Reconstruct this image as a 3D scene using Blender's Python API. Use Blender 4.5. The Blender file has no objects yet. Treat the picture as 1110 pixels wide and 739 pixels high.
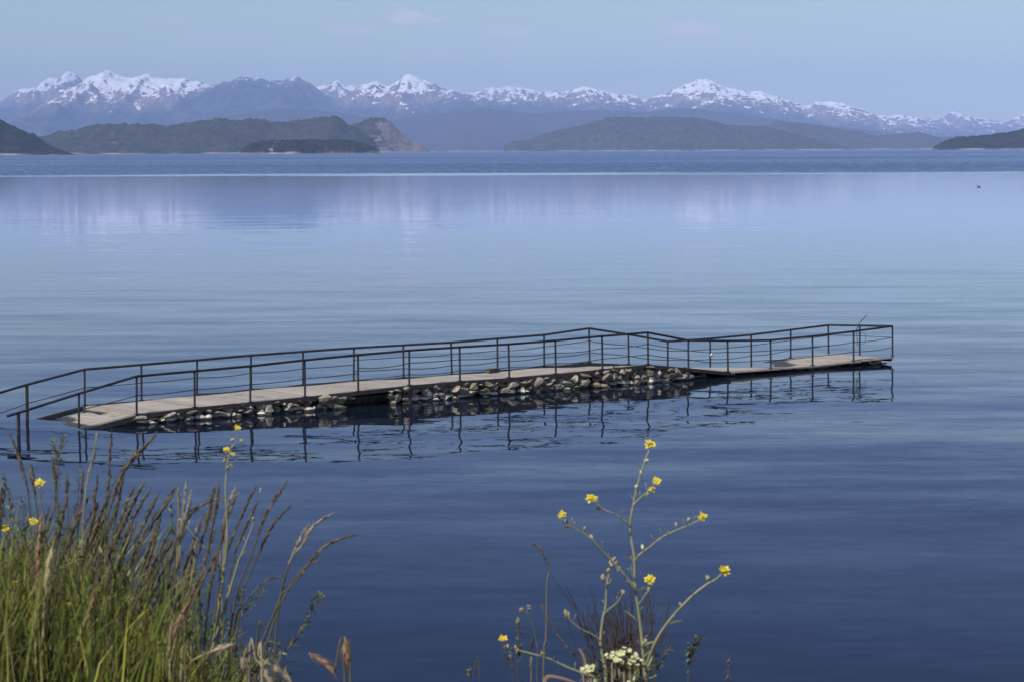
import bpy, bmesh, math, random
import numpy as np
from mathutils import Vector, Matrix
random.seed(7)
sc = bpy.context.scene
col = sc.collection
R = math.radians
# ------------------------------------------------------------------ camera
F, H = 2600.0, 6.6
PITCH, ROLL = math.atan((369.5-163.3)/F), math.atan(.0055)
cam_rot = Matrix.Rotation(math.pi/2-PITCH, 3, 'X') @ Matrix.Rotation(-ROLL, 3, 'Z')
cd = bpy.data.cameras.new('camera'); cam = bpy.data.objects.new('camera', cd); col.objects.link(cam)
cam.matrix_world = Matrix.Translation((0,0,H)) @ cam_rot.to_4x4()
cd.sensor_width = 36; cd.lens = F/1110*36
cd.clip_start = .1; cd.clip_end = 150000
cd.dof.use_dof = True; cd.dof.focus_distance = 62; cd.dof.aperture_fstop = 36
sc.camera = cam

def P(px, py, Y):
    """world point seen towards (px,py) of the photo at distance Y"""
    r = cam_rot @ Vector(((px-555)/F, -(py-369.5)/F, -1))
    return Vector((0,0,H)) + r*(Y/r.y)

# ------------------------------------------------------------------ helpers
def tag(o, label=None, cat=None, group=None, kind=None):
    if label: o['label'] = label
    if cat: o['category'] = cat
    if group: o['group'] = group
    if kind: o['kind'] = kind
    return o
def empty(name, loc=(0,0,0)):
    o = bpy.data.objects.new(name, None); o.location = loc; o.empty_display_size = .2
    col.objects.link(o); return o
def link(name, me, m, parent=None, smooth=False):
    if m: me.materials.append(m)
    o = bpy.data.objects.new(name, me); col.objects.link(o)
    if parent: o.parent = parent; o.matrix_parent_inverse = Matrix.Translation(-parent.location) if parent.parent is None else Matrix.Identity(4)
    if smooth: me.shade_smooth()
    return o
class MB:
    def __init__(s): s.v=[]; s.f=[]
    def add(s, v, f):
        n=len(s.v); s.v += [tuple(a) for a in v]; s.f += [tuple(i+n for i in q) for q in f]
    def box(s, c, ax, hs):
        """c centre, ax three axis vectors, hs half sizes"""
        c=Vector(c); vs=[]
        for i in (-1,1):
            for j in (-1,1):
                for k in (-1,1):
                    vs.append(c+ax[0]*i*hs[0]+ax[1]*j*hs[1]+ax[2]*k*hs[2])
        s.add(vs, [(0,1,3,2),(4,6,7,5),(0,4,5,1),(2,3,7,6),(0,2,6,4),(1,5,7,3)])
    def hexa(s, lo, up):
        s.add(list(lo)+list(up), [(3,2,1,0),(4,5,6,7),(0,1,5,4),(1,2,6,5),(2,3,7,6),(3,0,4,7)])
    def tube(s, pts, rad, n=6, cap=True):
        pts=[Vector(p) for p in pts]
        if not hasattr(rad,'__len__'): rad=[rad]*len(pts)
        b=len(s.v); t0=(pts[1]-pts[0]).normalized()
        up=Vector((0,0,1)) if abs(t0.z)<.9 else Vector((1,0,0))
        a=t0.cross(up).normalized()
        for i,p in enumerate(pts):
            t=(pts[min(i+1,len(pts)-1)]-pts[max(i-1,0)]).normalized()
            a=(a-t*a.dot(t)).normalized(); c=t.cross(a)
            for k in range(n):
                w=2*math.pi*k/n; s.v.append(tuple(p+(a*math.cos(w)+c*math.sin(w))*rad[i]))
        for i in range(len(pts)-1):
            for k in range(n):
                s.f.append((b+i*n+k, b+i*n+(k+1)%n, b+(i+1)*n+(k+1)%n, b+(i+1)*n+k))
        if cap:
            s.f.append(tuple(b+k for k in reversed(range(n)))); e=b+(len(pts)-1)*n
            s.f.append(tuple(e+k for k in range(n)))
    def blob(s, c, ax, r, n=6, m=4):
        """ellipsoid along ax"""
        c=Vector(c); ax=Vector(ax).normalized(); a=ax.orthogonal().normalized(); b_=ax.cross(a)
        pts=[]; b=len(s.v); s.v.append(tuple(c-ax*r[1]))
        for i in range(1,m):
            th=math.pi*i/m
            for k in range(n):
                w=2*math.pi*k/n
                s.v.append(tuple(c-ax*r[1]*math.cos(th)+(a*math.cos(w)+b_*math.sin(w))*r[0]*math.sin(th)))
        s.v.append(tuple(c+ax*r[1])); e=len(s.v)-1
        for k in range(n): s.f.append((b, b+1+(k+1)%n, b+1+k))
        for i in range(m-2):
            for k in range(n):
                q=b+1+i*n; s.f.append((q+k,q+(k+1)%n,q+n+(k+1)%n,q+n+k))
        q=b+1+(m-2)*n
        for k in range(n): s.f.append((q+k,q+(k+1)%n,e))
    def leaf(s, p, d, l, w, nrm=None, cup=.15):
        """pointed leaf or petal with a slight fold"""
        p=Vector(p); d=Vector(d).normalized()
        nrm=Vector(nrm) if nrm is not None else d.orthogonal()
        sd=d.cross(nrm).normalized(); nn=sd.cross(d).normalized()
        s.add([p, p+d*l*.35+sd*w*.5+nn*w*cup, p+d*l*.35, p+d*l*.35-sd*w*.5+nn*w*cup,
               p+d*l*.75+sd*w*.4+nn*w*cup, p+d*l*.75, p+d*l*.75-sd*w*.4+nn*w*cup, p+d*l],
              [(0,1,2),(0,2,3),(1,4,5,2),(2,5,6,3),(4,7,5),(5,7,6)])
    def build(s, name, m, parent=None, smooth=False):
        me=bpy.data.meshes.new(name); me.from_pydata(s.v,[],s.f); me.update()
        return link(name, me, m, parent, smooth)
def spline(pts, k=5):
    pts=[Vector(p) for p in pts]; q=[pts[0]*2-pts[1]]+pts+[pts[-1]*2-pts[-2]]; out=[]
    for i in range(1,len(q)-2):
        for j in range(k):
            t=j/k; a,b,c,d=q[i-1:i+3]
            out.append(.5*((2*b)+(c-a)*t+(2*a-5*b+4*c-d)*t*t+(3*b-a-3*c+d)*t**3))
    out.append(pts[-1]); return out

# node helper
class NT:
    def __init__(s, tree): s.t=tree; s.n=tree.nodes; s.l=tree.links; s.n.clear()
    def new(s, ty, **kw):
        n=s.n.new(ty)
        for k,v in kw.items():
            if k=='inp':
                for kk,vv in v.items():
                    if isinstance(vv,(bpy.types.NodeSocket,)): s.l.new(vv,n.inputs[kk])
                    else: n.inputs[kk].default_value=vv
            else: setattr(n,k,v)
        return n
    def math(s, op, a, b=0.0, c=0.0, clamp=False):
        n=s.new('ShaderNodeMath', operation=op, use_clamp=clamp)
        for i,v in enumerate((a,b,c)):
            if isinstance(v,bpy.types.NodeSocket): s.l.new(v,n.inputs[i])
            else: n.inputs[i].default_value=v
        return n.outputs[0]
    def rng(s, v, a, b, c=0., d=1., smooth=True):
        n=s.new('ShaderNodeMapRange', interpolation_type='SMOOTHSTEP' if smooth else 'LINEAR')
        for i,x in enumerate((v,a,b,c,d)):
            if isinstance(x,bpy.types.NodeSocket): s.l.new(x,n.inputs[i])
            else: n.inputs[i].default_value=x
        return n.outputs[0]
    def mix(s, f, a, b):
        n=s.new('ShaderNodeMix', data_type='RGBA')
        for i,x in ((0,f),(6,a),(7,b)):
            if isinstance(x,bpy.types.NodeSocket): s.l.new(x,n.inputs[i])
            else: n.inputs[i].default_value=x if i==0 else (*x,1)
        return n.outputs[2]
    def noise(s, vec, scale, detail=4, rough=.5, out=0, w=None):
        n=s.new('ShaderNodeTexNoise', inp={'Scale':scale,'Detail':detail,'Roughness':rough})
        if vec is not None: s.l.new(vec,n.inputs['Vector'])
        return n.outputs[out]
    def mapping(s, vec, scale=(1,1,1), rot=(0,0,0), loc=(0,0,0)):
        n=s.new('ShaderNodeMapping'); s.l.new(vec,n.inputs[0])
        n.inputs['Scale'].default_value=scale; n.inputs['Rotation'].default_value=rot; n.inputs['Location'].default_value=loc
        return n.outputs[0]
def mat(name):
    m=bpy.data.materials.new(name); m.use_nodes=True; return m, NT(m.node_tree)
def simple(name, c, rough=.6, c2=None, scale=20, metal=0, bump=0, bscale=60, island=0, transl=0):
    m,t=mat(name)
    pos=t.new('ShaderNodeNewGeometry').outputs['Position']
    colr=None
    if c2: colr=t.mix(t.rng(t.noise(pos,scale),.35,.65), c, c2)
    b=t.new('ShaderNodeBsdfPrincipled'); b.inputs['Roughness'].default_value=rough; b.inputs['Metallic'].default_value=metal
    if colr is None: b.inputs['Base Color'].default_value=(*c,1)
    if island:
        ri=t.new('ShaderNodeNewGeometry').outputs['Random Per Island']
        hs=t.new('ShaderNodeHueSaturation', inp={'Fac':1.0})
        t.l.new(t.rng(ri,0,1,1-island,1+island,False),hs.inputs['Value'])
        t.l.new(t.rng(t.math('FRACT',t.math('MULTIPLY',ri,7.13)),0,1,.5-.04*min(island,1),.5+.04*min(island,1),False),hs.inputs['Hue'])
        if colr is not None: t.l.new(colr,hs.inputs['Color'])
        else: hs.inputs['Color'].default_value=(*c,1)
        colr=hs.outputs[0]
    if colr is not None: t.l.new(colr,b.inputs['Base Color'])
    if bump:
        bn=t.new('ShaderNodeBump', inp={'Strength':bump,'Distance':.02}); t.l.new(t.noise(pos,bscale,6),bn.inputs['Height'])
        t.l.new(bn.outputs[0],b.inputs['Normal'])
    o=t.new('ShaderNodeOutputMaterial')
    if transl:
        tr=t.new('ShaderNodeBsdfTranslucent'); 
        if colr is not None: t.l.new(colr,tr.inputs[0])
        else: tr.inputs[0].default_value=(*c,1)
        mx=t.new('ShaderNodeMixShader'); mx.inputs[0].default_value=transl
        t.l.new(b.outputs[0],mx.inputs[1]); t.l.new(tr.outputs[0],mx.inputs[2]); t.l.new(mx.outputs[0],o.inputs[0])
    else: t.l.new(b.outputs[0],o.inputs[0])
    return m

# ------------------------------------------------------------------ light
SUN_AZ, SUN_EL = R(-143), R(50)      # clockwise from +Y
sc.world = w = bpy.data.worlds.new('World'); w.use_nodes=True
t=NT(w.node_tree)
sky=t.new('ShaderNodeTexSky', sky_type='NISHITA', sun_disc=False, sun_elevation=SUN_EL, sun_rotation=SUN_AZ, altitude=770, air_density=.6, dust_density=.9, ozone_density=2.0)
geo=t.new('ShaderNodeTexCoord').outputs['Generated']
sx=t.new('ShaderNodeSeparateXYZ'); t.l.new(geo,sx.inputs[0]); X,Y,Z=sx.outputs
az=t.math('DIVIDE',X,t.math('MAXIMUM',Y,.05)); el=t.math('DIVIDE',Z,t.math('MAXIMUM',Y,.05))
cn=t.noise(t.mapping(geo,scale=(1,1,2.0)),150,6,.62)
tot=None
for px,py,a,b,s_ in ((438,18,15,6,1.),(462,21,17,4,.8),(380,33,24,5,.6),(552,34,22,5,.6),(465,56,20,4,.5),(488,59,16,3,.5),(538,60,10,2.5,.45),(750,32,26,6.5,.95),(806,39,16,3.5,.35),(695,62,8,2,.3),(250,40,40,4,.3),(952,77,13,2,.35),(185,22,20,3,.3)):
    d=(P(px,py,1000)-Vector((0,0,H)))/1000
    e1=t.math('DIVIDE',t.math('SUBTRACT',az,d.x),a*1.25/F); e2=t.math('DIVIDE',t.math('SUBTRACT',el,d.z),b*1.25/F)
    q=t.math('ADD',t.math('MULTIPLY',e1,e1),t.math('MULTIPLY',e2,e2))
    q=t.math('ADD',q,t.math('MULTIPLY',t.math('SUBTRACT',cn,.5),3.0))
    k=t.math('MULTIPLY',t.rng(q,1.5,.2),s_)
    tot=k if tot is None else t.math('MAXIMUM',tot,k)
front=t.math('GREATER_THAN',Y,.3)
cf=t.math('MULTIPLY',t.math('MULTIPLY',tot,front),.85)
skycol=t.mix(cf,(0,0,0),(5.6,5.5,5.9)); 
tint=t.new('ShaderNodeMix',data_type='RGBA',blend_type='MULTIPLY'); tint.inputs[0].default_value=1; t.l.new(sky.outputs[0],tint.inputs[6]); t.l.new(t.mix(t.rng(Z,.035,.19),(1.13,1.0,.67),(.93,.92,1.10)),tint.inputs[7])
t.l.new(tint.outputs[2],skycol.node.inputs[6])
bg=t.new('ShaderNodeBackground'); t.l.new(skycol,bg.inputs[0]); bg.inputs[1].default_value=.118
t.l.new(bg.outputs[0],t.new('ShaderNodeOutputWorld').inputs[0])
sd=bpy.data.lights.new('sun','SUN'); sd.energy=5.0; sd.angle=R(.5); sd.color=(1,.95,.88)
so=bpy.data.objects.new('sun',sd); col.objects.link(so)
sdir=Vector((math.sin(SUN_AZ)*math.cos(SUN_EL),math.cos(SUN_AZ)*math.cos(SUN_EL),math.sin(SUN_EL)))
so.rotation_euler=(-sdir).to_track_quat('-Z','Y').to_euler(); so.location=(0,-20,60)

# ------------------------------------------------------------------ numpy noise
rs=np.random.RandomState(3); PERM=rs.rand(256,256)
def vn(x,y):
    xi=np.floor(x).astype(int); yi=np.floor(y).astype(int); fx=x-xi; fy=y-yi
    fx=fx*fx*fx*(fx*(fx*6-15)+10); fy=fy*fy*fy*(fy*(fy*6-15)+10)
    g=lambda a,b: PERM[a%256,b%256]
    return (g(xi,yi)*(1-fx)+g(xi+1,yi)*fx)*(1-fy)+(g(xi,yi+1)*(1-fx)+g(xi+1,yi+1)*fx)*fy
def fbm(x,y,o=5,g=.5):
    s=0;a=1;n=0
    for i in range(o): s=s+a*vn(x*2**i+17.3*i,y*2**i+9.1*i); n+=a; a*=g
    return s/n
def ridged(x,y,o=5,g=.55):
    s=0;a=1;n=0
    for i in range(o): s=s+a*(1-np.abs(2*vn(x*2**i+31.7*i,y*2**i+5.9*i)-1)); n+=a; a*=g
    return s/n
def grid_mesh(name, X,Y,Z, m, attr=None):
    nr,nc=X.shape; me=bpy.data.meshes.new(name)
    co=np.stack([X,Y,Z],-1).reshape(-1,3).astype(np.float32)
    i=np.arange(nr*nc).reshape(nr,nc); q=np.stack([i[:-1,:-1],i[:-1,1:],i[1:,1:],i[1:,:-1]],-1).reshape(-1,4)
    me.vertices.add(len(co)); me.vertices.foreach_set('co',co.ravel())
    me.loops.add(q.size); me.loops.foreach_set('vertex_index',q.ravel().astype(np.int32))
    me.polygons.add(len(q)); me.polygons.foreach_set('loop_start',np.arange(0,q.size,4,dtype=np.int32))
    me.update(calc_edges=True); me.validate()
    if attr is not None:
        for k,v in attr.items():
            a=me.attributes.new(k,'FLOAT','POINT'); a.data.foreach_set('value',np.broadcast_to(v,X.shape).ravel().astype(np.float32))
    o=link(name, me, m, None, True); return o

# ------------------------------------------------------------------ far land
def forest_mat(name, c1, c2, rock, rockamt=.0):
    m,t=mat(name); g=t.new('ShaderNodeNewGeometry'); pos=g.outputs['Position']
    c=t.mix(t.rng(t.noise(pos,.02,5,.7),.35,.65),c1,c2)
    z=t.new('ShaderNodeSeparateXYZ'); t.l.new(pos,z.inputs[0])
    at=t.new('ShaderNodeAttribute',attribute_name='bare').outputs['Fac']
    nz=t.noise(t.mapping(pos,scale=(1,1,2)),.012,6,.65)
    b1=t.rng(t.math('ADD',nz,t.math('MULTIPLY',at,.45)),.70,.78)
    c=t.mix(b1,c,rock)
    shore=t.rng(t.math('SUBTRACT',z.outputs[2],t.math('MULTIPLY',t.noise(pos,.01,3),10)),3,-4)
    c=t.mix(t.math('MULTIPLY',shore,t.rng(t.noise(t.mapping(pos,scale=(1,.2,.2)),.006,3),.38,.62)),c,(.28,.26,.23))
    b=t.new('ShaderNodeBsdfDiffuse'); t.l.new(c,b.inputs[0])
    t.l.new(b.outputs[0],t.new('ShaderNodeOutputMaterial').inputs[0]); return m
def mountain_mat(name, streak=1.):
    m,t=mat(name); g=t.new('ShaderNodeNewGeometry'); pos=g.outputs['Position']
    z=t.new('ShaderNodeSeparateXYZ'); t.l.new(pos,z.inputs[0])
    nz=t.new('ShaderNodeSeparateXYZ'); t.l.new(g.outputs['Normal'],nz.inputs[0])
    sl=t.new('ShaderNodeAttribute',attribute_name='snowline').outputs['Fac']
    n1=t.noise(pos,.0028,8,.72); n2=t.noise(t.mapping(pos,scale=(1.,.5,.25)),.011,5,.7)
    h=t.math('SUBTRACT',z.outputs[2],t.math('ADD',sl,115))
    h=t.math('ADD',h,t.math('MULTIPLY',t.math('SUBTRACT',n1,.5),800))
    h=t.math('ADD',h,t.math('MULTIPLY',t.math('SUBTRACT',n2,.5),1500))
    h=t.math('ADD',h,t.math('MULTIPLY',t.math('SUBTRACT',nz.outputs[2],.86),1700))
    snow=t.rng(h,-25,35)
    rock=t.mix(t.rng(n2,.4,.6),(.17,.14,.125),(.30,.25,.22))
    wood=t.mix(t.rng(t.noise(pos,.004,5),.4,.6),(.03,.045,.03),(.06,.075,.045))
    treeline=t.rng(t.math('ADD',t.math('SUBTRACT',z.outputs[2],sl),t.math('MULTIPLY',t.math('SUBTRACT',n1,.5),500)),-330,-40)
    c=t.mix(treeline,wood,rock); c=t.mix(snow,c,(.90,.90,.92))
    b=t.new('ShaderNodeBsdfDiffuse'); t.l.new(c,b.inputs[0])
    bp=t.new('ShaderNodeBump',inp={'Strength':1.,'Distance':150.}); t.l.new(t.noise(t.mapping(pos,scale=(1,.6,.5)),.0045,8,.68),bp.inputs['Height']); t.l.new(bp.outputs[0],b.inputs['Normal'])
    t.l.new(b.outputs[0],t.new('ShaderNodeOutputMaterial').inputs[0]); return m

def terrain(name, label, prof, D, wf, wb, step, m, detail, canopy=0, snow=None, spur=.5, wl=None, bare=None, pw=1.15, rows=None):
    """a range whose crest has the given outline at distance D; feet wf metres in front and wb behind"""
    pts=[P(px,py,D) for px,py in prof]
    xs=np.array([p.x for p in pts]); zs=np.array([p.z for p in pts])
    n=int((xs[-1]-xs[0])/step)+1; X1=np.linspace(xs[0],xs[-1],n); Z1=np.interp(X1,xs,zs)
    Z1=np.maximum(Z1+detail*(fbm(X1/(detail*9+1),X1*0+D*.01,5,.6)-.5)*2*np.clip(Z1/(detail*4+1),0,1),-3)
    if snow is not None: Z1=Z1+(ridged(X1/210,X1*0+D*.013,4,.7)-.62)*52*np.clip((Z1-300)/300,0,1)
    rows=rows or int((wf+wb)/(step*1.6))+1
    nf=int(rows*wf/(wf+wb)); tv=np.concatenate([-np.linspace(1,0,nf+1),np.linspace(0,1,rows-nf)[1:]])
    T,XX=np.meshgrid(tv,X1,indexing='ij'); ZZ=np.broadcast_to(Z1,XX.shape)
    hw=np.maximum(ZZ,2)/max(Z1.max(),1)
    wfl=wf*(.25+.75*hw)*(.75+.5*fbm(XX/(wf*.6),XX*0+3.3,3)); wbl=wb*(.4+.6*hw)
    # the crest itself wanders in depth
    cy=D+ (fbm(X1/(wf*1.2),X1*0+1.7,3)-.5)*wf*.0
    YY=cy+np.where(T<0,T*wfl,T*wbl)
    wl=wl or wf*.25
    A=np.abs(T); env=(1-A)**pw
    S=ridged(XX/wl+.25*YY/wl,YY/(wl*2.2),6)
    S=(S-.62)
    bell=np.sin(np.pi*np.clip(A,0,1))**.8
    Zf=ZZ*np.clip(env+spur*S*bell*1.1,-.02,None)
    Zf=Zf*(1)+0
    if snow is not None: Zf=Zf+(ridged(XX/520+YY/1500,YY/900,5,.6)-.6)*260*np.clip(A*7,.0,1)*(1-A)
    lim=ZZ*(1-A*.35)+2; Zf=np.minimum(Zf,np.maximum(lim,0))
    if canopy:
        cell=vn(XX/7.,YY/7.)*.6+vn(XX/3.7+9,YY/3.7)*.4
        Zf=Zf+canopy*(cell-.5)*np.clip(Zf/12,0,1)*1.6
    Zf=np.where(A>=.999,-4,Zf)
    at={}
    if snow is not None:
        sp=[P(px,0,D).x for px,_ in snow]; at['snowline']=np.interp(X1,sp,[(163.3-(px-555)*.0055-y)/F*D for px,y in snow])
    if bare is not None:
        sp=[P(px,0,D).x for px,_ in bare]; at['bare']=np.interp(X1,sp,[b for _,b in bare])
    else: at['bare']=np.zeros(n)
    o=grid_mesh(name,XX,YY,Zf,m,at); tag(o,label,name.replace('_',' '),None,'structure'); return o

MM=mountain_mat('snowy_mountain')
# farthest snow peaks
profA=[(-420,120),(-300,105),(-200,112),(-100,100),(-40,112),(-5,109),(0,109),(8,105),(15,100),(30,95),(42,94),(53,84.5),(58,84),(65,86),(68,81),(71,78.5),(76,76.2),(81,78.5),(87,84),(100,98),(130,112),(180,118),(260,112),(320,104),(343,95),(351,93.5),(357,93),(361,89),(366,87),(371,89),(376,92),(388,94),(396,93),(405,97),(430,108),(480,108),(505,103),(520,99),(526,96),(532,95),(541,96.5),(550,93.6),(560,94.5),(567,93.8),(579,99),(590,101),(620,106),(700,112),(760,118),(850,120),(923,126),(935,125),(945,126.6),(952,125.5),(961,126.6),(970,124.8),(978,124.2),(988,127),(997.5,128.2),(1013,128.5),(1020,127.5),(1024,127),(1027,123.5),(1031,121.5),(1039,121.2),(1043,124),(1048.5,126.6),(1063,128),(1078.5,131),(1089,132.5),(1094,129.5),(1099,127.5),(1105,125),(1110,124),(1160,118),(1230,127),(1350,110),(1450,122),(1560,130)]
terrain('mountain_range','farthest snow covered peaks along the horizon',profA,42000,7000,4000,45,MM,22,snow=[(-500,112),(0,103),(40,106),(76,100),(350,103),(560,100),(900,128),(1030,127),(1110,130),(1500,128)],spur=.55,wl=1500)
profB=[(-520,118),(-400,98),(-260,110),(-150,104),(-60,128),(10,134),(30,127),(40,118),(52,112),(65,104),(75,99),(84,93),(92,86.5),(100,82),(108,79),(113,77),(117,76.2),(122,78),(126,80),(134,83),(141,85),(151,84),(156,81.5),(160,80),(166,83),(177,84),(182,86),(188,86.5),(194,86),(200,85),(207,88),(214,87),(224,92),(235,91.5),(240,90),(242,88),(247,89),(253,88),(257,84.5),(261,83),(271,84.5),(280,84.7),(289,86.5),(300,87),(308,88),(314,85),(320.5,82.5),(325,84.5),(329,87),(337,90),(343,95),(352,101),(362,107),(374,104),(384,97),(388,94),(393,92),(396,91),(401,88),(407.5,86.5),(413,89.5),(419,93),(425,91.5),(429,89),(434,87),(438,82),(444,78.8),(448,82),(452,83),(462,88),(472,93),(484,98),(494.5,100),(510,102),(530,106),(560,108),(585,102),(590,99),(597,99.5),(603,98.7),(614.5,99),(620,97),(626,96),(638,94),(647,97),(657.6,100.5),(666,101),(673,102),(684,103),(690,105),(697,109.6),(707,106.5),(715,103),(723,100.5),(733,94.7),(740,92.5),(746,90.8),(752,88.5),(757,86.6),(761,86.8),(766,85.2),(771,87.5),(776.5,90.8),(782,92.5),(788,95.3),(795,95.6),(801,96.6),(807,98),(813,100.5),(819,98.8),(823.5,99),(832,103),(843.5,104.4),(850,107),(856.6,109.6),(866,113.5),(873.5,115.4),(879,113),(884,111),(890,110.8),(898,110),(910,112),(923,115),(935,120),(945,126.6),(960,131),(985,134),(1010,139),(1050,141),(1110,146),(1180,138),(1300,118),(1420,128),(1600,112)]
terrain('mountain_range','long blue mountain wall with patchy snow along its crest',profB,36000,7500,4000,30,MM,20,snow=[(-500,108),(0,108),(60,112),(120,107),(180,107),(215,104),(232,76),(300,74),(335,82),(380,102),(420,104),(445,110),(470,102),(500,96),(580,100),(640,103),(700,104),(765,105),(830,109),(880,117),(920,120),(950,126),(1100,126),(1500,115)],spur=.5,wl=1500)
profC=[(-500,140),(-300,128),(-120,150),(-20,146),(40,148),(120,142),(220,130),(300,118),(360,121),(420,131),(470,124),(520,117),(580,124),(640,119),(700,122),(745,117),(800,124),(870,134),(930,140),(1000,147),(1060,150),(1110,150),(1250,140),(1400,148),(1500,140)]
MC=forest_mat('blue_slope',(.03,.035,.035),(.06,.06,.05),(.2,.17,.15))
terrain('mountain_ridge','plain wooded blue ridge below the snowy crest',profC,27000,4000,3000,50,MC,14,spur=.45,wl=1500)
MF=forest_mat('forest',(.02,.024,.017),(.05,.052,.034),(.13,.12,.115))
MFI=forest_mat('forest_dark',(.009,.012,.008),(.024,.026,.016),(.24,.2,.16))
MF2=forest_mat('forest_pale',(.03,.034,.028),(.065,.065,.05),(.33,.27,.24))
prof6=[(800,150),(812,140),(820,137),(833,136),(841,131),(850,131.5),(859,133),(872,134),(885,136),(911,140),(937,143.6),(944,147),(950,147.5),(957,146.5),(966,146),(982,145),(997,143.6),(1005,145),(1016,149),(1042,150),(1080,152),(1120,150),(1200,146),(1300,155),(1400,163)]
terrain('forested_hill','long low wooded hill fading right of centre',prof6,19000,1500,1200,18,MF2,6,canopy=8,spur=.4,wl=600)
prof2=[(-60,163),(10,156),(28,150),(50,148),(63,143),(83,141),(101,136),(121,134),(141,135),(161,135),(182,137),(202,133),(219,131),(228,129.5),(237,128),(245,129.5),(252,130),(268,129),(285,130),(300,133),(320,131),(333,129),(346,127.6),(358,126),(365,127),(371,129),(378,136),(390,141),(402,150),(412,162),(415,166)]
terrain('forested_hill','wide dark wooded hill on the left behind the small island',prof2,11500,1100,700,9,MF,5,canopy=11,spur=.4,wl=420,bare=[(0,.1),(70,.2),(110,.3),(150,.15),(200,0),(415,0)])
prof3=[(365,150),(378,138),(385,134.5),(391,132),(397,129.5),(404,127.6),(409,126.8),(414,127),(419,129),(424,132),(427,136),(431,140),(434,144),(438,148),(443,151),(447,155),(452,156),(457,157),(461,160),(464,162),(466,165.5)]
terrain('forested_hill','steep bluff with a pale bare cliff on its right flank',prof3,12000,700,600,7,MF,5,canopy=9,spur=.35,wl=260,bare=[(360,0),(398,.0),(408,.35),(420,.7),(466,.75)])
prof1=[(-260,118),(-120,124),(-60,126),(0,129),(4,131),(8,135),(15,138),(25,142),(38,147),(45,153),(53,158),(60,161),(67,163.5),(76,166.5)]
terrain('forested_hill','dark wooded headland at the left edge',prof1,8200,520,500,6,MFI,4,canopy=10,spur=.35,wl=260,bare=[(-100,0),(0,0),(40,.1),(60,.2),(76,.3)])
prof5=[(546,163.5),(548,158),(552,155.5),(556,154),(565,152.5),(574,151.5),(587,146),(605,141),(626,137),(644.5,132),(657.6,128.5),(671,127),(684,126.8),(697,127.4),(715,127.2),(736,127.4),(750,127.6),(762,128.5),(775,132),(783,134.5),(791,136),(803,136),(814,136.5),(830,138),(845,141),(870,147),(895,154),(915,160),(922,163)]
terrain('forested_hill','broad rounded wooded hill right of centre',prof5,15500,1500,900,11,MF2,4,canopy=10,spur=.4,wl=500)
prof7=[(1014,162),(1017,158),(1019,156),(1023,153.5),(1029,151.5),(1042,149),(1055,147.5),(1076,146),(1094,143.6),(1110,140.5),(1150,136),(1230,128),(1320,131),(1420,126)]
terrain('forested_hill','small dark wooded point at the right edge',prof7,8800,420,400,6,MFI,3,canopy=10,spur=.3,wl=260)
prof4=[(262,166),(264,162),(266,160),(269,158),(272,156),(278,154.5),(285,153.5),(293,152.5),(300,152.5),(308,151.8),(315,152.5),(330,152.5),(341,151.8),(350,152.6),(362,152),(370,152.4),(375,152.6),(382,153),(388,154.5),(393,156),(398,157.5),(404,160),(408,162.5),(411,166)]
terrain('island','low dark wooded island with a pale shore',prof4,7600,200,200,3.6,MFI,2,canopy=9,spur=.1,wl=120,pw=.35,bare=[(262,0),(293,0),(300,.55),(306,0),(411,0)])

# ------------------------------------------------------------------ water
m,t=mat('lake_water'); g=t.new('ShaderNodeNewGeometry'); pos=g.outputs['Position']
sp=t.new('ShaderNodeSeparateXYZ'); t.l.new(pos,sp.inputs[0])
def slopes(vec, scale, det, rough=.5):
    c=t.noise(vec,scale,det,rough,out=1); v=t.new('ShaderNodeVectorMath',operation='SUBTRACT'); t.l.new(c,v.inputs[0]); v.inputs[1].default_value=(.5,.5,.5); return v.outputs[0]
def vs(v,s_):
    n=t.new('ShaderNodeVectorMath',operation='SCALE'); t.l.new(v,n.inputs[0])
    if isinstance(s_,bpy.types.NodeSocket): t.l.new(s_,n.inputs['Scale'])
    else: n.inputs['Scale'].default_value=s_
    return n.outputs[0]
def va(a,b):
    n=t.new('ShaderNodeVectorMath',operation='ADD'); t.l.new(a,n.inputs[0]); t.l.new(b,n.inputs[1]); return n.outputs[0]
small=slopes(t.mapping(pos,scale=(.45,1.2,1),rot=(0,0,R(-8))),2.6,3,.6)
mid=slopes(t.mapping(pos,scale=(.22,.9,1),rot=(0,0,R(6))),.55,2)
big=slopes(t.mapping(pos,scale=(.12,.5,1),rot=(0,0,R(-4))),.16,2)
patch=t.noise(t.mapping(pos,scale=(.25,1,1)),.03,2)          # calmer and livelier patches
live0=t.rng(patch,.35,.68,.7,1.3)
yy=t.math('ADD',sp.outputs[1],t.math('ADD',t.math('MULTIPLY',sp.outputs[0],.0),t.math('MULTIPLY',t.noise(t.mapping(pos,scale=(.004,.012,1)),1,3),160)))
wind=t.rng(yy,725,790)
calm=t.rng(sp.outputs[1],70,330,1.,.05)
streak=t.rng(t.noise(t.mapping(pos,scale=(.0012,.0016,1)),1,4),.35,.65,.78,1.)
wind=t.math('MULTIPLY',wind,streak)
live=t.math('MULTIPLY',live0,calm)
s_=va(va(vs(small,t.math('MULTIPLY',live,.036)),vs(mid,t.math('MULTIPLY',t.math('MULTIPLY',live,t.math('MULTIPLY',t.rng(sp.outputs[1],30,54,.40,1.),t.rng(sp.outputs[1],85,130,1.,.5))),.078))),vs(big,t.math('MULTIPLY',calm,.007)))
s_=va(s_, vs(slopes(t.mapping(pos,scale=(.5,1,1)),.9,1),t.math('MULTIPLY',wind,.30)))
s_=va(s_, vs(t.new('ShaderNodeCombineXYZ',inp={1:-1.}).outputs[0],t.math('MULTIPLY',wind,.09)))
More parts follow.
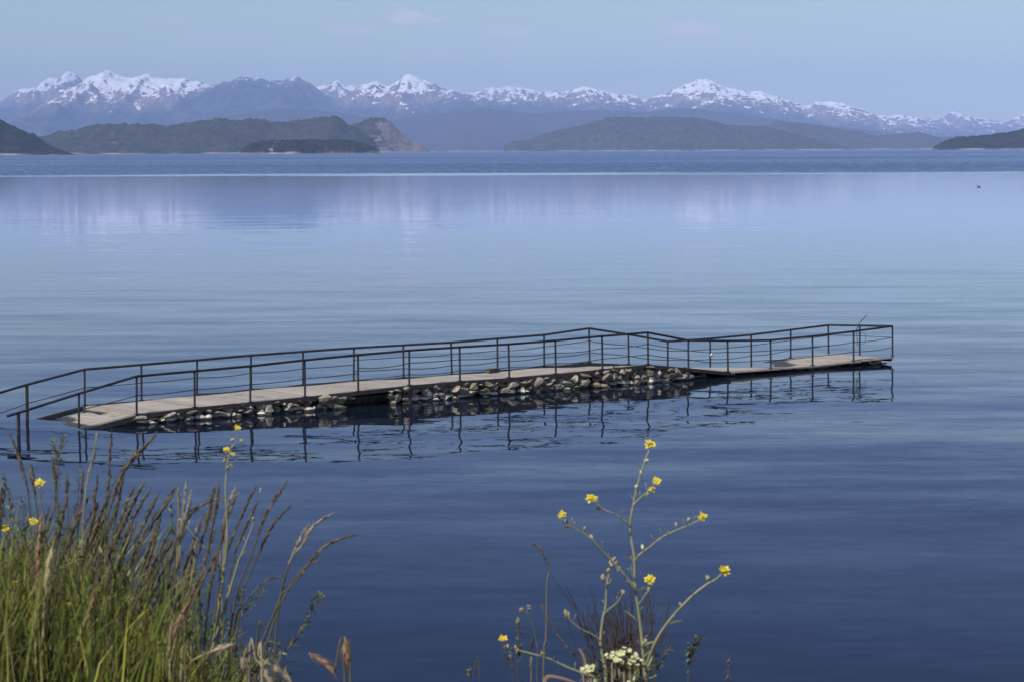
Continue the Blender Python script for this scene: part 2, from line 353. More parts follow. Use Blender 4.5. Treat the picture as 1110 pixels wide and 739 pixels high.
cs=t.new('ShaderNodeVectorMath',operation='MULTIPLY'); t.l.new(s_,cs.inputs[0]); cs.inputs[1].default_value=(1,1,0)
nn=t.new('ShaderNodeVectorMath',operation='NORMALIZE'); t.l.new(va(cs.outputs[0],t.new('ShaderNodeCombineXYZ',inp={2:1.}).outputs[0]),nn.inputs[0])
fr=t.new('ShaderNodeFresnel',inp={'IOR':1.17}); t.l.new(nn.outputs[0],fr.inputs['Normal'])
gl=t.new('ShaderNodeBsdfGlossy',distribution='GGX'); gl.inputs['Color'].default_value=(.95,.965,1,1)
t.l.new(t.math('ADD',t.rng(sp.outputs[1],60,380,.010,.062),t.math('MULTIPLY',wind,.10)),gl.inputs['Roughness']); t.l.new(nn.outputs[0],gl.inputs['Normal'])
df=t.new('ShaderNodeBsdfDiffuse'); df.inputs[0].default_value=(.005,.0085,.017,1)
ff=t.math('MULTIPLY',t.math('POWER',fr.outputs[0],1.42),1.38,clamp=True)
mx=t.new('ShaderNodeMixShader'); t.l.new(ff,mx.inputs[0]); t.l.new(df.outputs[0],mx.inputs[1]); t.l.new(gl.outputs[0],mx.inputs[2])
t.l.new(mx.outputs[0],t.new('ShaderNodeOutputMaterial').inputs[0])
mb=MB(); mb.add([(-43000,-500,0),(43000,-500,0),(43000,50000,0),(-43000,50000,0)],[(0,1,2,3)])
tag(mb.build('lake',m),'calm blue lake','lake',None,'structure')

# ------------------------------------------------------------------ haze
m,t=mat('haze_air'); pv=t.new('ShaderNodeVolumePrincipled'); HZ=3.0e-5
pv.inputs['Color'].default_value=(.37,.535,.98,1); pv.inputs['Density'].default_value=HZ; pv.inputs['Anisotropy'].default_value=-.35
t.l.new(pv.outputs[0],t.new('ShaderNodeOutputMaterial').inputs['Volume'])
mb=MB(); mb.box((0,25200,795),(Vector((1,0,0)),Vector((0,1,0)),Vector((0,0,1))),(44000,26000,805))
tag(mb.build('haze',m),'thin blue haze over the lake','haze',None,'stuff')

# ------------------------------------------------------------------ bank
def gz(x,y):
    """height of the bank"""
    base=np.interp(y,[-60,-8,0,2.2,3.2,4.6,7,12,18,24,40],[9,6.0,5.1,5.35,5.45,4.95,3.7,1.5,-.1,-1.2,-2.2])
    hump=.42*np.exp(-((x+.62)/.42)**2)*np.interp(y,[1.0,2.2,3.6,5],[0,1,1,0])
    return base+hump+(fbm(np.asarray(x)*1.3+40,np.asarray(y)*1.3+40,4)-.5)*.12
ys=np.concatenate([np.linspace(-60,-1,30),np.linspace(-.8,6,70),np.linspace(6.3,40,90)]); xs=np.concatenate([np.linspace(-60,-3,40),np.linspace(-2.9,2.9,90),np.linspace(3,60,40)])
YY,XX=np.meshgrid(ys,xs,indexing='ij')
bm_=simple('bank_soil',(.085,.07,.045),.9,(.05,.06,.025),6,bump=.6,bscale=14)
tag(grid_mesh('bank',XX,YY,gz(XX,YY),bm_),'grassy soil bank sloping down to the water','bank',None,'structure')

# ------------------------------------------------------------------ pier
O=Vector((-9.13,58.06,0)); D_=Vector((.8002,.5997,0)).normalized(); N_=Vector((-D_.y,D_.x,0)); UZ=Vector((0,0,1)); W=2.845
def Q(s,n,z): return O+D_*s+N_*n+UZ*z
near=[(-3.13,.52,None),(-1.55,.87,.08),(0,1.19,.25),(1.6,1.22,.31),(3.2,1.25,.33),(4.8,1.31,.36),(6.42,1.35,.40),(8.03,1.38,.45),(9.66,1.38,.46),(11.29,1.37,.45),(12.9,1.385,.46),(14.55,1.42,.49),(16.22,1.44,.53),(17.74,1.14,.34),(19.25,1.05,.14),(20.95,.98,.125),(22.66,1.01,.125),(24.38,1.07,.155),(26.06,1.145,.19)]
far=[(-4.7,.22,None),(-3.12,.54,None),(-1.55,.87,None),(.04,1.155,.235),(1.65,1.18,.25),(3.28,1.205,.29),(4.9,1.24,.31),(6.52,1.25,.34),(8.15,1.26,.345),(9.78,1.25,.33),(11.4,1.24,.32),(13.02,1.26,.33),(14.7,1.285,.35),(16.37,1.39,.38),(17.86,1.14,.24),(19.4,.85,.06),(21.1,.85,-.05),(22.79,.88,-.04),(24.47,.95,.06),(26.1,1.02,.10)]
steel=simple('dark_steel',(.010,.012,.018),.45,(.026,.021,.021),3.5)
beam_m=simple('rusty_steel',(.018,.018,.02),.6,(.035,.028,.024),5)
# weathered deck
m,t=mat('weathered_deck'); pos=t.new('ShaderNodeTexCoord').outputs['Object']
mp=t.mapping(pos,rot=(0,0,-math.atan2(D_.y,D_.x)))
sx=t.new('ShaderNodeSeparateXYZ'); t.l.new(mp,sx.inputs[0])
fr_=t.math('FRACT',t.math('DIVIDE',sx.outputs[0],.19)); gap=t.math('LESS_THAN',t.math('MINIMUM',fr_,t.math('SUBTRACT',1,fr_)),.045)
wn=t.new('ShaderNodeTexWhiteNoise',noise_dimensions='1D'); t.l.new(t.math('FLOOR',t.math('DIVIDE',sx.outputs[0],.19)),wn.inputs['W'])
c=t.mix(wn.outputs[0],(.235,.215,.18),(.35,.32,.27))
c=t.mix(t.rng(t.noise(pos,1.3,6,.65),.35,.7),c,(.28,.245,.21))
c=t.mix(t.rng(t.noise(pos,4.5,5,.7),.58,.72),c,(.16,.135,.115))
c=t.mix(t.math('MULTIPLY',gap,.6),c,(.08,.07,.06))
pz=t.new('ShaderNodeSeparateXYZ'); t.l.new(t.new('ShaderNodeNewGeometry').outputs['Position'],pz.inputs[0])
jt=t.math('FRACT',t.math('DIVIDE',sx.outputs[0],1.63)); c=t.mix(t.math('MULTIPLY',t.math('LESS_THAN',jt,.03),.75),c,(.06,.05,.045))
c=t.mix(t.math('MULTIPLY',t.math('LESS_THAN',t.math('ABSOLUTE',t.math('SUBTRACT',t.math('MODULO',t.math('ABSOLUTE',sx.outputs[1]),1.0),.5)),.012),.5),c,(.08,.07,.06))
c=t.mix(t.rng(t.noise(t.mapping(mp,scale=(1,.5,1)),.9,6,.75),.56,.66),c,(.17,.155,.13))
c=t.mix(t.rng(t.noise(pos,11,3,.5),.70,.76),c,(.6,.59,.55))
wet=t.rng(t.math('ADD',pz.outputs[2],t.math('MULTIPLY',t.math('SUBTRACT',t.noise(pos,2.5,4),.5),.05)),.055,.035)
c=t.mix(wet,c,(.035,.033,.03))
b=t.new('ShaderNodeBsdfPrincipled'); t.l.new(c,b.inputs['Base Color']); t.l.new(t.rng(wet,0,1,.85,.65),b.inputs['Roughness'])
bp=t.new('ShaderNodeBump',inp={'Strength':.4,'Distance':.01}); t.l.new(t.noise(pos,25,5),bp.inputs['Height']); t.l.new(bp.outputs[0],b.inputs['Normal'])
t.l.new(b.outputs[0],t.new('ShaderNodeOutputMaterial').inputs[0]); deck_m=m

pier=empty('pier',O); tag(pier,'low sagging pier of pale deck, dark railings and rubble stones, partly sunk in the lake','pier')
def interp(tab,s,k):
    a=[r for r in tab if r[k] is not None]; return float(np.interp(s,[r[0] for r in a],[r[k] for r in a]))
def sagfar(s):   # the far edge of the deck lies a little below its edge beam where the pier is warped
    z=interp(far,s,2); return z-.10*math.exp(-((s-16.37)/1.3)**2)
def deck_seg(name, ss, thick=.09, mat_=None, n0=.06, n1=W-.06, zf=None):
    mb=MB(); NC=6; top=[];bot=[]
    for s in ss:
        for j in range(NC+1):
            u=j/NC; n=n0+(n1-n0)*u; z0=interp(near,s,2); z1=sagfar(s)
            z=z0*(1-n/W)+z1*n/W+.012*math.sin(s*2.1+u*3)
            if zf: z+=zf(s,u)
            top.append(Q(s,n,z)); bot.append(Q(s,n,z-thick))
    A=len(ss); M=NC+1; v=top+bot; o=A*M; f=[]
    for i in range(A-1):
        for j in range(NC):
            a=i*M+j; f.append((a,a+M,a+M+1,a+1)); f.append((o+a,o+a+1,o+a+M+1,o+a+M))
        a=i*M; f.append((a,o+a,o+a+M,a+M)); a=i*M+NC; f.append((a,a+M,o+a+M,o+a))
    for j in range(NC):
        f.append((j,j+1,o+j+1,o+j)); a=(A-1)*M+j; f.append((a,o+a,o+a+1,a+1))
    mb.add(v,f); return mb.build(name,mat_ or deck_m,pier)
dk=deck_seg('deck',list(np.linspace(.02,16.24,34)))
deck_seg('deck',list(np.linspace(16.28,19.6,9)))
deck_seg('deck',list(np.linspace(19.66,26.0,20)),thick=.05,zf=lambda s,u:.02*math.sin(s*1.3))
# sunk ramp at the shore end: two slabs, the outer one dropped
mb=MB()
def slab(mb,s0,s1,n0,n1,za,zb,th,skew=0):
    up=[Q(s0,n0,za),Q(s1,n0,zb),Q(s1+skew,n1,zb-.02),Q(s0,n1,za-.01)]
    mb.hexa([p-UZ*th for p in up],up)
slab(mb,-1.75,-.02,.07,1.30,-.05,.235,.09); mb.build('ramp_slab',deck_m,pier)
mb=MB(); slab(mb,-2.0,-.25,1.34,2.55,-.11,.13,.09,.25); mb.build('ramp_slab',deck_m,pier)
# abutment block under the ramp joint
mb=MB(); mb.hexa([Q(-1.15,.12,-1.2),Q(.35,.12,-1.2),Q(.35,W-.3,-1.2),Q(-1.15,W-.3,-1.2)],[Q(-1.0,.16,-.02),Q(.2,.16,.13),Q(.2,W-.35,.11),Q(-1.0,W-.35,-.08)])
mb.build('abutment',simple('old_concrete',(.16,.14,.10),.9,(.08,.08,.05),5,bump=.5,bscale=18),pier)
# edge beams
def beam(tab,n,s0,s1,h=.095,wd=.09,up=.012,extra=()):
    mb=MB(); ss=[s0]+[r[0] for r in tab if r[2] is not None and s0<r[0]<s1]+[s1]
    for a,b in zip(ss[:-1],ss[1:]):
        za,zb=interp(tab,a,2)+up,interp(tab,b,2)+up
        lo=[Q(a,n-wd/2,za-h),Q(b,n-wd/2,zb-h),Q(b,n+wd/2,zb-h),Q(a,n+wd/2,za-h)]
        mb.hexa(lo,[Q(a,n-wd/2,za),Q(b,n-wd/2,zb),Q(b,n+wd/2,zb),Q(a,n+wd/2,za)])
    return mb
beam(near,0,0,16.2).build('edge_beam',beam_m,pier)
beam(near,0,16.22,19.35,.09).build('edge_beam',beam_m,pier)
beam(near,0,19.37,26.06,.035,.10,.004).build('edge_board',deck_m,pier)
beam(far,W,.04,16.35).build('edge_beam',beam_m,pier)
beam(far,W,16.37,26.1,.10).build('edge_beam',beam_m,pier)
mb=MB(); mb.hexa([Q(26.02,.05,.07),Q(26.1,.05,.07),Q(26.1,W-.05,-.02),Q(26.02,W-.05,-.02)],[Q(26.02,.05,.19),Q(26.1,.05,.19),Q(26.1,W-.05,.10),Q(26.02,W-.05,.10)]); mb.build('edge_beam',beam_m,pier)
for n,tb,ze,zs in ((0.0,near,-.07,.24),(W,far,-.10,.23),(1.32,near,-.13,.2)):
    mb=MB(); a,b=-1.9,-.03
    mb.hexa([Q(a,n-.04,ze-.12),Q(b,n-.04,zs-.12),Q(b,n+.04,zs-.12),Q(a,n+.04,ze-.12)],[Q(a,n-.04,ze),Q(b,n-.04,zs),Q(b,n+.04,zs),Q(a,n+.04,ze)]); mb.build('ramp_beam',beam_m,pier)
mb=MB(); mb.hexa([Q(-.06,.06,-.05),Q(.0,.06,-.05),Q(.0,W-.06,-.05),Q(-.06,W-.06,-.05)],[Q(-.06,.06,.14),Q(.0,.06,.15),Q(.0,W-.06,.14),Q(-.06,W-.06,.13)]); mb.build('cross_beam',beam_m,pier)
# piles
pile_m=simple('pile_rust',(.035,.025,.02),.8,(.07,.05,.035),7)
for s in (3.2,4.85,8.03,9.55,12.9,16.3,17.7,22.6):
    mb=MB(); z=interp(near,s,2); mb.box(Q(s,.03,(z-.1-1.5)/2),(D_,N_,UZ),(.07 if s<16 else .06,.045,(z-.1+1.5)/2)); mb.build('pile',pile_m,pier)
for s in (3.3,8.1,13,16.4,21,26):
    mb=MB(); z=interp(far,s,2); mb.box(Q(s,W-.03,(z-.13-1.5)/2),(D_,N_,UZ),(.06,.045,(z-.13+1.5)/2)); mb.build('pile',pile_m,pier)
# rubble stones
m,t=mat('rubble_stone'); g=t.new('ShaderNodeNewGeometry'); pos=g.outputs['Position']; ri=g.outputs['Random Per Island']
cr=t.new('ShaderNodeValToRGB'); t.l.new(ri,cr.inputs[0]); e=cr.color_ramp
e.elements[0].color=(.17,.14,.10,1); e.elements[1].color=(.34,.29,.22,1)
for q,c in ((.25,(.23,.205,.165)),(.45,(.15,.13,.10)),(.6,(.30,.27,.22)),(.75,(.26,.195,.15)),(.9,(.36,.33,.27))):
    x=e.elements.new(q); x.color=(*c,1)
c=t.mix(t.rng(t.noise(pos,7,6,.65),.4,.62),cr.outputs[0],(.14,.125,.095))
c=t.mix(t.rng(t.noise(pos,1.3,3),.58,.7),c,(.09,.10,.045))
sz=t.new('ShaderNodeSeparateXYZ'); t.l.new(pos,sz.inputs[0])
zz=t.math('ADD',sz.outputs[2],t.math('MULTIPLY',t.math('SUBTRACT',t.noise(pos,3,3),.5),.05))
band=t.math('MULTIPLY',t.rng(zz,.045,.062),t.rng(zz,.125,.10)); band=t.math('MULTIPLY',band,t.rng(t.noise(pos,1.1,2),.42,.52))
c=t.mix(band,c,(.52,.50,.45)); c=t.mix(t.rng(zz,.05,.035),c,(.03,.028,.022))
b=t.new('ShaderNodeBsdfPrincipled',inp={'Roughness':.85}); t.l.new(c,b.inputs['Base Color'])
bp=t.new('ShaderNodeBump',inp={'Strength':.7,'Distance':.03}); t.l.new(t.noise(pos,9,6,.6),bp.inputs['Height']); t.l.new(bp.outputs[0],b.inputs['Normal'])
t.l.new(b.outputs[0],t.new('ShaderNodeOutputMaterial').inputs[0]); rub_m=m
def stone(mb,c,r,rnd):
    bm=bmesh.new(); bmesh.ops.create_icosphere(bm,subdivisions=2,radius=1)
    off=Vector((rnd.uniform(0,99),rnd.uniform(0,99),rnd.uniform(0,99)))
    from mathutils import noise as mn
    planes=[Vector((rnd.gauss(0,1),rnd.gauss(0,1),rnd.gauss(0,1))).normalized() for _ in range(11)]
    rt=Matrix.Rotation(rnd.uniform(-.5,.5),3,'Z')@Matrix.Rotation(rnd.uniform(-.3,.3),3,'Y')
    for v in bm.verts:
        p=v.co.copy(); p*=1.12+.25*mn.noise(p*1.3+off)
        for q in planes:
            d_=p.dot(q)-.60
            if d_>0: p-=q*d_*.97
        v.co=p
    vs_=[]; 
    for v in bm.verts:
        p=rt@Vector((v.co.x*r[0],v.co.y*r[1],v.co.z*r[2])); vs_.append(c+D_*p.x+N_*p.y+UZ*p.z)
    mb.add(vs_,[[v.index for v in f.verts] for f in bm.faces]); bm.free()
rnd=random.Random(11)
def in_gap(s): return 6.3<s<7.5
def wall(name,n_at,tab,s0,s1,sgn):
    mb=MB(); s=s0
    while s<s1:
        top=interp(tab,s,2)-(.085 if sgn<0 else .22)
        if top<.04: s+=.3; continue
        z=-.12; first=True
        ln=rnd.uniform(.15,.34)
        if not (in_gap(s) and sgn<0) and not (name=='gap'):
            while z<top+.02:
                hh=rnd.uniform(.09,.19); zc=z+hh*.8
                if zc+hh*.55>top+.05: hh=max(.055,(top+.06-z)/1.6); zc=z+hh*.8
                stone(mb,Q(s+rnd.uniform(-.06,.06),n_at+sgn*rnd.uniform(-.03,.10),zc),(ln*rnd.uniform(.85,1.15),rnd.uniform(.16,.24),hh),rnd)
                z+=hh*1.45; ln*=rnd.uniform(.8,1.1)
        s+=ln*1.42
    for k in range(int((s1-s0)*11)):
        s=rnd.uniform(s0,s1); top=interp(tab,s,2)-(.08 if sgn<0 else .25)
        if top>.05: stone(mb,Q(s,n_at+sgn*rnd.uniform(.0,.13),rnd.uniform(-.05,top)),(rnd.uniform(.05,.12),rnd.uniform(.06,.12),rnd.uniform(.035,.075)),rnd)
    return mb
wall('near',.13,near,.12,6.35,-1).build('rubble_wall',rub_m,pier)
wall('near',.13,near,7.5,17.9,-1).build('rubble_wall',rub_m,pier)
wall('far',W-.15,far,.3,17.9,1).build('rubble_wall',rub_m,pier)
mb=MB()
for i in range(46):    # low loose rubble beside and under the sunken slabs
    s=rnd.uniform(16.6,20.4); stone(mb,Q(s,rnd.uniform(.05,.5),rnd.uniform(-.1,max(.0,interp(near,s,2)-.2))),(rnd.uniform(.12,.3),rnd.uniform(.12,.2),rnd.uniform(.05,.10)),rnd)
mb.build('rubble_wall',rub_m,pier); mb=MB()
for i in range(60):
    s=rnd.uniform(21.0,26.0); stone(mb,Q(s,rnd.uniform(.1,.45),rnd.uniform(-.07,.04)),(rnd.uniform(.14,.3),.16,rnd.uniform(.045,.075)),rnd)
mb.build('rubble_wall',rub_m,pier); mb=MB()
for i in range(26): stone(mb,Q(26.0+rnd.uniform(-.2,.05),.2+(W-.5)*i/25,rnd.uniform(-.1,.02)),(.16,.2,.08),rnd)
mb.build('rubble_wall',rub_m,pier)
core_m=simple('core_fill',(.06,.053,.042),.95,(.12,.105,.08),7,bump=.8,bscale=6)
mb=MB(); ss=list(np.linspace(.4,17.6,26))
for a,b in zip(ss[:-1],ss[1:]):
    ins=.75 if (in_gap(a) or in_gap(b)) else .38
    za=min(interp(near,a,2),interp(far,a,2))-.16; zb=min(interp(near,b,2),interp(far,b,2))-.16
    mb.hexa([Q(a,ins,-1.3),Q(b,ins,-1.3),Q(b,W-.35,-1.3),Q(a,W-.35,-1.3)],[Q(a,ins,za),Q(b,ins,zb),Q(b,W-.35,zb),Q(a,W-.35,za)])
mb.build('stone_core',core_m,pier)
# railings
def railing(tab,n,wires,lead=None):
    mb=MB(); pts=[Q(s,n,z) for s,z,_ in tab]
    if lead: pts=[lead]+pts
    mb.tube(pts,.032,8)
    root=mb.build('railing',steel,pier)
    for i,(s,z,zd) in enumerate(tab):
        zb=(zd-.05) if zd is not None else -1.4
        mb=MB(); ln=rnd.uniform(-.012,.012); r_=.027 if zd is not None else .042
        c0,c1=Q(s+ln-.012*math.copysign(1,s-9)*-1,n,zb),Q(s,n,z-.03)
        mb.tube([c0,c1],r_,8)
        if zd is not None: mb.box(Q(s,n,zd+.022),(D_,N_,UZ),(.055,.05,.008))
        mb.build('post',steel,root)
    for fr_,s0,s1 in wires:
        pts=[]; T=[r for r in tab]
        def hz(s):
            zt=interp(tab,s,1); zd=float(np.interp(s,[r[0] for r in T],[(r[2] if r[2] is not None and (r[2]>0 or 20<r[0]<24) else r[1]-.93) for r in T])); return zt+(zd-zt)*fr_
        nodes=[s0]+[r[0] for r in tab if s0<r[0]<s1]+[s1]
        for a,b in zip(nodes[:-1],nodes[1:]):
            sg=rnd.uniform(.005,.05)
            for k in range(5):
                u=k/5; pts.append(Q(a+(b-a)*u,n,hz(a)*(1-u)+hz(b)*u-sg*4*u*(1-u)))
        pts.append(Q(s1,n,hz(s1)))
        mb=MB(); mb.tube(pts,.011,5); mb.build('wire',steel,root)
railing(near,0,[(.36,6.42,26.06),(.68,6.42,26.06),(.5,-1.55,6.42)],lead=Q(-3.42,0,.46))
railing(far,W,[(.36,8.15,26.1),(.70,8.15,26.1),(.5,-4.7,8.15),(.96,3.3,16.3)])
mb=MB(); mb.tube([Q(26.1,W,1.02),Q(26.08,W/2,1.085),Q(26.06,0,1.145)],.032,8); er=mb.build('railing',steel,pier)
mb=MB(); mb.tube([Q(26.08,W/2,.10),Q(26.08,W/2,1.06)],.026,8); mb.build('post',steel,er)
mb=MB(); mb.tube([Q(26.1,W,.70),Q(26.08,W/2,.76),Q(26.06,0,.80)],.0095,5); mb.build('wire',steel,er)
# timber block resting on the deck
mb=MB(); mb.box(Q(12.55,2.45,interp(near,12.55,2)*.14+interp(far,12.55,2)*.86+.07),((D_*.97+N_*.2).normalized(),(N_*.97-D_*.2).normalized(),UZ),(.22,.09,.06))
blk=mb.build('timber_block',simple('old_timber',(.05,.042,.036),.85,(.10,.08,.06),6)); 
bv=blk.modifiers.new('b','BEVEL'); bv.width=.015; tag(blk,'short dark timber block lying on the far edge of the pier deck','timber block')
# dead twig with a loop of line tied to the end railing
tw=MB(); a=Q(26.08,W/2-.10,.30)
tw.tube(spline([Q(26.0,W/2+.06,.95),Q(26.0,W/2-.02,1.12),Q(26.0,W/2-.16,1.26),Q(26.0,W/2-.38,1.43)],4),[.014]*12+[.008],5)
tw.tube([Q(26.0,W/2+.02,.45),Q(26.0,W/2+.06,.95)],.012,5)
two=tw.build('dead_twig',simple('twig_bark',(.06,.045,.035),.8)); tag(two,'thin dead twig sticking up past the handrail at the pier end','twig')
lp=MB(); lp.tube([Q(26.0,W/2-.08+.26*math.cos(q),.70+.2*math.sin(q)+.03*math.sin(3*q)) for q in np.linspace(0,6.6,22)],.007,4)
lp.build('tangled_line',simple('line_dark',(.04,.04,.045),.6),two)
# small white rag knotted on a post
rg=MB(); 
for i in range(3): rg.blob(Q(21.1+rnd.uniform(-.03,.03),W-.05,.40+rnd.uniform(-.05,.05)),(rnd.gauss(0,1),rnd.gauss(0,1),1),(.03,.05))
tag(rg.build('rag',simple('white_cloth',(.6,.6,.58),.8),None,True),'small white rag knotted round a far railing post of the pier','rag')

# ------------------------------------------------------------------ water bird
bd=empty('waterbird',(79.0,405.9,0)); tag(bd,'tiny dark waterbird swimming far out on the right','bird')
mb=MB(); c=Vector((79,405.9,.06)); mb.blob(c,(1,0,.08),(.13,.27),10,8); mb.tube(spline([c+Vector((-.2,0,.05)),c+Vector((-.26,0,.16)),c+Vector((-.27,0,.26))],4),.035,8); mb.blob(c+Vector((-.29,0,.29)),(1,0,0),(.05,.075),8,6); mb.tube([c+Vector((-.34,0,.285)),c+Vector((-.42,0,.27))],[.018,.004],6)
mb.leaf(c+Vector((.18,0,.04)),(1,0,.35),.16,.1)
mb.build('body',simple('dark_feather',(.05,.045,.04),.6),bd,True)

# ------------------------------------------------------------------ plants
M_stem=simple('mustard_stem',(.17,.19,.085),.6,(.25,.23,.15),40)
M_stemd=simple('stem_dull',(.10,.105,.06),.65,(.15,.12,.09),60)
M_pet=simple('yellow_petal',(.78,.62,.03),.55,island=.12,transl=.35)
M_eye=simple('flower_heart',(.42,.34,.03),.7,(.3,.3,.05),300)
M_bud=simple('bud_green',(.24,.24,.10),.6,(.33,.27,.16),200)
M_white=simple('white_petal',(.60,.62,.34),.6,island=.1,transl=.3)
M_leaf=simple('weed_leaf',(.085,.10,.035),.85,(.16,.17,.07),50,island=.6,transl=.25)
M_ear=simple('dark_seed',(.040,.032,.018),.8,(.095,.075,.035),90,island=.5)
M_weed=simple('weed_stem',(.05,.055,.03),.7,(.09,.07,.045),60)
M_earp=simple('pale_seed',(.33,.28,.18),.8,(.20,.16,.10),90,island=.3,transl=.2)
M_earr=simple('red_seed',(.20,.10,.065),.8,(.28,.20,.10),120,island=.3,transl=.2)
M_gst=simple('grass_stem',(.06,.06,.02),.8,(.10,.08,.04),30)
M_straw=simple('straw',(.30,.26,.14),.8,(.20,.16,.09),40)
M_twig=simple('dry_twig',(.028,.022,.02),.8,(.055,.042,.036),60)
pr=random.Random(5)
def rv(): return Vector((pr.gauss(0,1),pr.gauss(0,1),pr.gauss(0,1))).normalized()
def path(pts, Y, lean=0):
    return spline([P(x,y,Y+lean*i) for i,(x,y) in enumerate(pts)],5)
def taper(n,a,b): return [a+(b-a)*i/(n-1) for i in range(n)]
def stem(mb,pts,Y,a,b,lean=0,n=6):
    p=path(pts,Y,lean); ra=taper(len(p),a*.72,b*.75); mb.tube(p,[q*pr.uniform(.9,1.12) for q in ra],n)
    for i in range(2,len(p)-1):
        if pr.random()<.20:
            d=(p[i+1]-p[i]).normalized(); o=rv(); o=(o-d*o.dot(d)).normalized(); l=pr.uniform(.004,.010); c=p[i]; e_=c+o*l*.6+UZ*l*.6
            mb.tube([c,(c+e_)/2+o*.0006,e_],[.0004,.00035,.0003],4); mb.blob(e_,(e_-c),(.0007,.0022),5,4)
    return p
def flower(px,py,Y,parent,r=.0062,k=3,up=(.1,-.75,.65)):
    r*=.86; k+=1
    """a tight head of small four-petalled flowers"""
    c=P(px,py,Y); mb=MB(); ey=MB()
    for i in range(k):
        a=2*math.pi*i/k+pr.random(); q=c+Vector((math.cos(a)*r*.55,pr.uniform(-1,1)*r*.4,math.sin(a)*r*.5)) if k>1 else c
        nrm=(Vector(up)+rv()*.45).normalized(); e1=nrm.orthogonal().normalized(); e2=nrm.cross(e1); ph=pr.random()*6
        for j in range(4):
            w_=ph+j*math.pi/2; d=(e1*math.cos(w_)+e2*math.sin(w_)+nrm*.35).normalized()
            mb.leaf(q,d,r*pr.uniform(.8,1.15),r*.62,nrm,.1)
        ey.blob(q+nrm*r*.12,nrm,(r*.2,r*.3),6,4)
    f=mb.build('flower',M_pet,parent); ey.build('flower_heart',M_eye,f)
def bud(px,py,Y,parent,r=.0022,l=.0036,m=None,d=(0,0,1),name='bud'):
    mb=MB(); c=P(px,py,Y)
    for k in range(3): mb.blob(c+rv()*r*.7,(Vector(d)+rv()*.4),(r*.7,l*.7),6,5)
    mb.build(name,m or M_bud,parent,True)

def root_at(px,Y):
    p=P(px,739,Y); return Vector((p.x,Y,float(gz(p.x,Y))))
def droot(mb,px,py,Y,a,b=None,n=6):
    """carry a stem from the lower picture edge down to the soil"""
    p=P(px,py,Y); g_=root_at(px,Y); g_.z-=.02; mb.tube([g_,(g_+p)/2+Vector((.006,0,0)),p],[a*1.15,a*1.05,a],n)

# main mustard plant
Y0=2.95
mp_=empty('mustard_plant',root_at(700,Y0)); tag(mp_,'tall branching mustard plant with yellow flowers over the open water','wildflower')
mb=MB(); droot(mb,700,739,Y0,.0034)
main=[(700,739),(698,718),(696,694),(693,668),(690,645),(688,628),(687.6,604),(683.5,578),(683.5,563),(686.4,547.6),(689.6,530.6),(695,511.7),(699.5,498),(703.5,488)]
stem(mb,main,Y0,.0034,.0013)
mb.build('stem',M_stem,mp_,True)
for pts,a,b in (([(686.4,548.5),(690,543),(697,537),(703,531.5),(710,525)],.0017,.0012),
                ([(683,571),(680,566),(672,560.5),(664.6,556),(655,552),(647,546),(642,542)],.0016,.0009),
                ([(688.6,608),(691,603),(698,597),(706,591),(714,584),(721.5,579.5),(730,575.5),(738.5,572),(747,568.5),(759,563)],.0017,.001),
                ([(690,641),(687,636),(678,624),(668,612),(658,602),(650,593),(641,583.6),(631.5,577),(622,572),(613.5,567.5),(609.5,562)],.0019,.001),
                ([(700,721),(702,716),(706,706),(711.5,693),(721,678),(732,664),(738,658),(745,650.5),(753,643),(766,633),(776,627.5),(782,622)],.0026,.0017),
                ([(692,655),(695,651),(699,645),(703,640)],.0014,.0011),
                ([(698,712),(704,706),(712,700)],.0012,.0009),([(688.5,628),(684,617),(687,606)],.0009,.0005)):
    mb=MB(); stem(mb,pts,Y0-.01,a,b,-.003); mb.build('branch',M_stem,mp_,True)
for x,y,r_,k in ((704.5,481,.0062,3),(711.5,521.5,.0058,3),(641,540,.0062,3),(761,560.5,.0064,3),(609,557.5,.0048,3),(704.5,628,.0062,4),(784.5,618,.0066,4),(707,530,.0042,2)):
    flower(x,y,Y0-.02,mp_,r_,k)
for x,y,d,q in ((649,550.5,(1,0,1),0),(747,563,(0,0,1),0),(734,568,(0,0,1),0),(613,565,(0,0,1),0),(614.5,569,(1,0,.3),0),(641,582,(0,0,1),0),(701,499,(0,0,1),1),(694,513,(0,0,1),1),(690,526,(0,0,1),1),(701,535.5,(1,0,1),1),(704,637.5,(0,0,1),0),(767,626,(0,0,1),0),(664,606,(0,0,1),0),(668,609.5,(0,0,1),0),(700,695,(0,0,1),0),(698,698,(0,0,1),0),(634.5,573.5,(0,0,1),0),(696,593,(0,0,1),1),(738,655,(-.3,0,1),0)):
    bud(x,y,Y0-.012,mp_,.0022,.004,M_white if q else None,d)
mb=MB()
for x,y,dx in ((699,728,1),(697,735,-1),(694,700,1),(691,672,-1),(689,640,1),(702,722,1),(703,735,.6),(687,606,-1),(723,676,1),(706,706,-1),(696,716,-.8)):
    mb.leaf(P(x,y,Y0),(dx,-.2,pr.uniform(.1,.9)),pr.uniform(.012,.026),.0055,(0,-.4,1))
mb.build('foliage',M_leaf,mp_)
